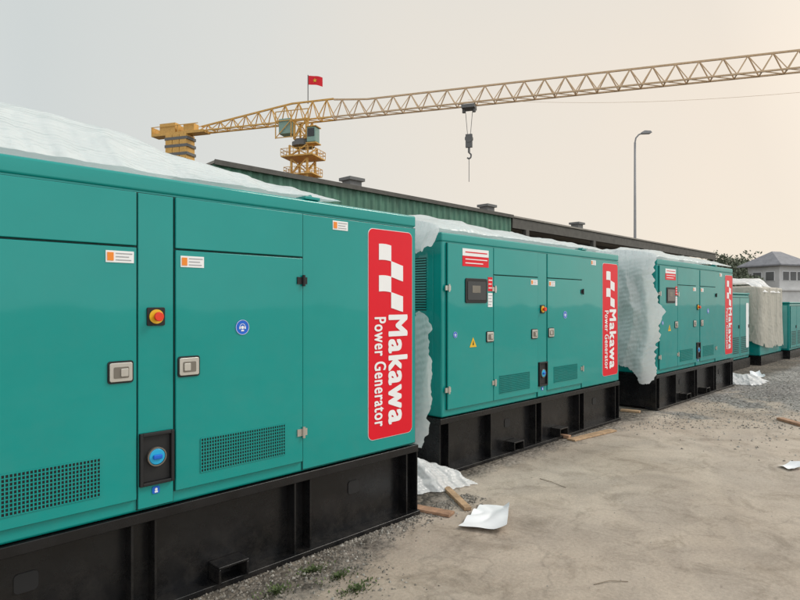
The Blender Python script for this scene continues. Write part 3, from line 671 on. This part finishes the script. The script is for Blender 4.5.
# ------------------------------------------------------------ trees
def tree(d, r, h, w, seed, label):
    random.seed(seed); p = dr(d, r)
    t = empty('tree', (p.x,p.y,0), label, 'tree', 'hazy trees beyond the yard')
    b = MB(); b.bar((0,0,0),(.1,0,h*.45),.28,8,.18)
    cl = []
    for k in range(9):
        a = random.uniform(0,6.28); rr = random.uniform(.2,1)*w*.5; zz = h*random.uniform(.5,.88)
        e = (rr*math.cos(a), rr*math.sin(a), zz); b.bar((.1,0,h*.4),e,.12,5,.04); cl.append((Vector(e), random.uniform(.18,.34)*w))
    b.build('trunk', M['bark'], t)
    c_ = MB()
    for c, rad in cl:
        for k in range(420):
            v = Vector((random.gauss(0,1),random.gauss(0,1),random.gauss(0,.8))).normalized()*rad*random.uniform(.35,1.1)+c
            s = random.uniform(.12,.3); n1 = Vector((random.gauss(0,1),random.gauss(0,1),random.gauss(0,1))).normalized(); n2 = n1.orthogonal().normalized(); n3 = n1.cross(n2)
            i = len(c_.v); c_.v += [tuple(v-n2*s), tuple(v+n3*s*.5), tuple(v+n2*s), tuple(v-n3*s*.5)]; c_.f.append((i,i+1,i+2,i+3))
    c_.build('crown', M['leaf'], t)
TL = [(82,44.3,8.0,7,'tree nearest the end of the warehouse roof'),(88,50.5,7.6,8,'tree just left of the gatehouse roof'),(96,54,7.5,8,'tree half hidden behind the gatehouse'),(82,56,7.2,7,'tree right of the gatehouse at the edge of the picture'),(70,39.5,5.2,5,'short tree in front of and left of the gatehouse'),(90,62,8,8,'tree beyond the low pale building')]
for k, (d, r_, h, w, lab) in enumerate(TL): tree(d, r_, h, w, k+3, lab)
random.seed(3)
b = MB()
for k in range(9000):
    d = random.uniform(150,165); r_ = random.uniform(-20,190); hh = 5+2.5*noise.noise(Vector((r_*.07,0,0)))+1.2*noise.noise(Vector((r_*.3,3,0)))
    v = dr(d, r_, random.uniform(0,1)**.7*hh); s = random.uniform(.5,1.1)
    n1 = Vector((random.gauss(0,1),random.gauss(0,1),random.gauss(0,1))).normalized(); n2 = n1.orthogonal().normalized(); n3 = n1.cross(n2)
    i = len(b.v); b.v += [tuple(v-n2*s), tuple(v+n3*s*.6), tuple(v+n2*s), tuple(v-n3*s*.6)]; b.f.append((i,i+1,i+2,i+3))
tag(b.build('treeline', M['leaf']), 'far hazy line of trees on the horizon', 'trees', kind='stuff')
# ------------------------------------------------------------ sky and light
w = bpy.data.worlds.new('World'); bpy.context.scene.world = w; w.use_nodes = True
n = w.node_tree.nodes; l = w.node_tree.links; bg = n['Background']; out = n['World Output']
sk = n.new('ShaderNodeTexSky'); sk.sky_type = 'NISHITA'; sk.sun_disc = False; sk.sun_elevation = math.radians(42); sk.sun_rotation = math.radians(125)
l.new(sk.outputs[0], bg.inputs[0]); bg.inputs[1].default_value = .06
tc = n.new('ShaderNodeTexCoord'); dt = n.new('ShaderNodeVectorMath'); dt.operation = 'DOT_PRODUCT'
nm = n.new('ShaderNodeVectorMath'); nm.operation = 'NORMALIZE'; l.new(tc.outputs['Generated'], nm.inputs[0])
D = Vector((math.cos(math.radians(10)), math.sin(math.radians(10)), .12)).normalized()
l.new(nm.outputs[0], dt.inputs[0]); dt.inputs[1].default_value = D
nz = n.new('ShaderNodeTexNoise'); nz.inputs['Scale'].default_value = 1.6; nz.inputs['Detail'].default_value = 4; l.new(nm.outputs[0], nz.inputs['Vector'])
m1 = n.new('ShaderNodeMath'); m1.operation = 'MULTIPLY_ADD'; l.new(nz.outputs['Fac'], m1.inputs[0]); m1.inputs[1].default_value = .12; m1.inputs[2].default_value = .44
m2 = n.new('ShaderNodeMath'); m2.operation = 'MULTIPLY_ADD'; l.new(dt.outputs['Value'], m2.inputs[0]); m2.inputs[1].default_value = .5; l.new(m1.outputs[0], m2.inputs[2])
cr_ = n.new('ShaderNodeValToRGB'); e = cr_.color_ramp.elements
e[0].position = 0; e[0].color = (.98,1,1,1); e[1].position = 1; e[1].color = (.90,.79,.66,1)
x = e.new(.55); x.color = (.72,.75,.75,1); x = e.new(.72); x.color = (.635,.67,.655,1); x = e.new(.84); x.color = (.72,.72,.68,1); x = e.new(.93); x.color = (.82,.76,.67,1)
l.new(m2.outputs[0], cr_.inputs[0])
# unseen sky behind the camera brightened to light generator fronts; added noise varies reflections
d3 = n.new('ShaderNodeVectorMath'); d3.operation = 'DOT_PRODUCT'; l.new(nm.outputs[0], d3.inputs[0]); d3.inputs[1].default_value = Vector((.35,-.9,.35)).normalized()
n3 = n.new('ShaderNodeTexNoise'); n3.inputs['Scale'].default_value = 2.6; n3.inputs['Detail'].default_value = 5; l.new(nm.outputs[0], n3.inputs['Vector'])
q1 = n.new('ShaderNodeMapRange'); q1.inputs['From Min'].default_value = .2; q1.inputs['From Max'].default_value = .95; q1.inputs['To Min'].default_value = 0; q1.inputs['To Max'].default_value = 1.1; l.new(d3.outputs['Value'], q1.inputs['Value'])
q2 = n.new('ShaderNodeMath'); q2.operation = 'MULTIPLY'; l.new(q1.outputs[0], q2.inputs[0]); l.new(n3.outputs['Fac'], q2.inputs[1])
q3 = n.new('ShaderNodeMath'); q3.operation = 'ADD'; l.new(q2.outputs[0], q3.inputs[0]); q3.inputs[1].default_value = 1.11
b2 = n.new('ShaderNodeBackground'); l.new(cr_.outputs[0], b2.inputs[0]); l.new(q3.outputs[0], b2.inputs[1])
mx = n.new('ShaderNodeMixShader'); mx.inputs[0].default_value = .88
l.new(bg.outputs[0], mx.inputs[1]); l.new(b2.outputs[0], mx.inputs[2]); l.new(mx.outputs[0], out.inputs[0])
s = bpy.data.lights.new('sun', 'SUN'); s.energy = 1.5; s.angle = math.radians(18); s.color = (1,.93,.84)
so = bpy.data.objects.new('sun', s); C.objects.link(so)
az, el = math.radians(-35), math.radians(42)
sd = Vector((math.cos(az)*math.cos(el), math.sin(az)*math.cos(el), math.sin(el)))
so.rotation_euler = sd.to_track_quat('Z', 'Y').to_euler()
cam = bpy.data.cameras.new('camera'); co = bpy.data.objects.new('camera', cam); C.objects.link(co)
co.location = (0,0,H); co.rotation_euler = (math.pi/2, 0, A-math.pi/2)
cam.sensor_width = 36; cam.lens = 27; cam.shift_y = .00375; cam.clip_end = 1500; cam.clip_start = .05
sc = bpy.context.scene; sc.camera = co
sc.view_settings.view_transform = 'Standard'; sc.view_settings.look = 'None'; sc.view_settings.exposure = 0
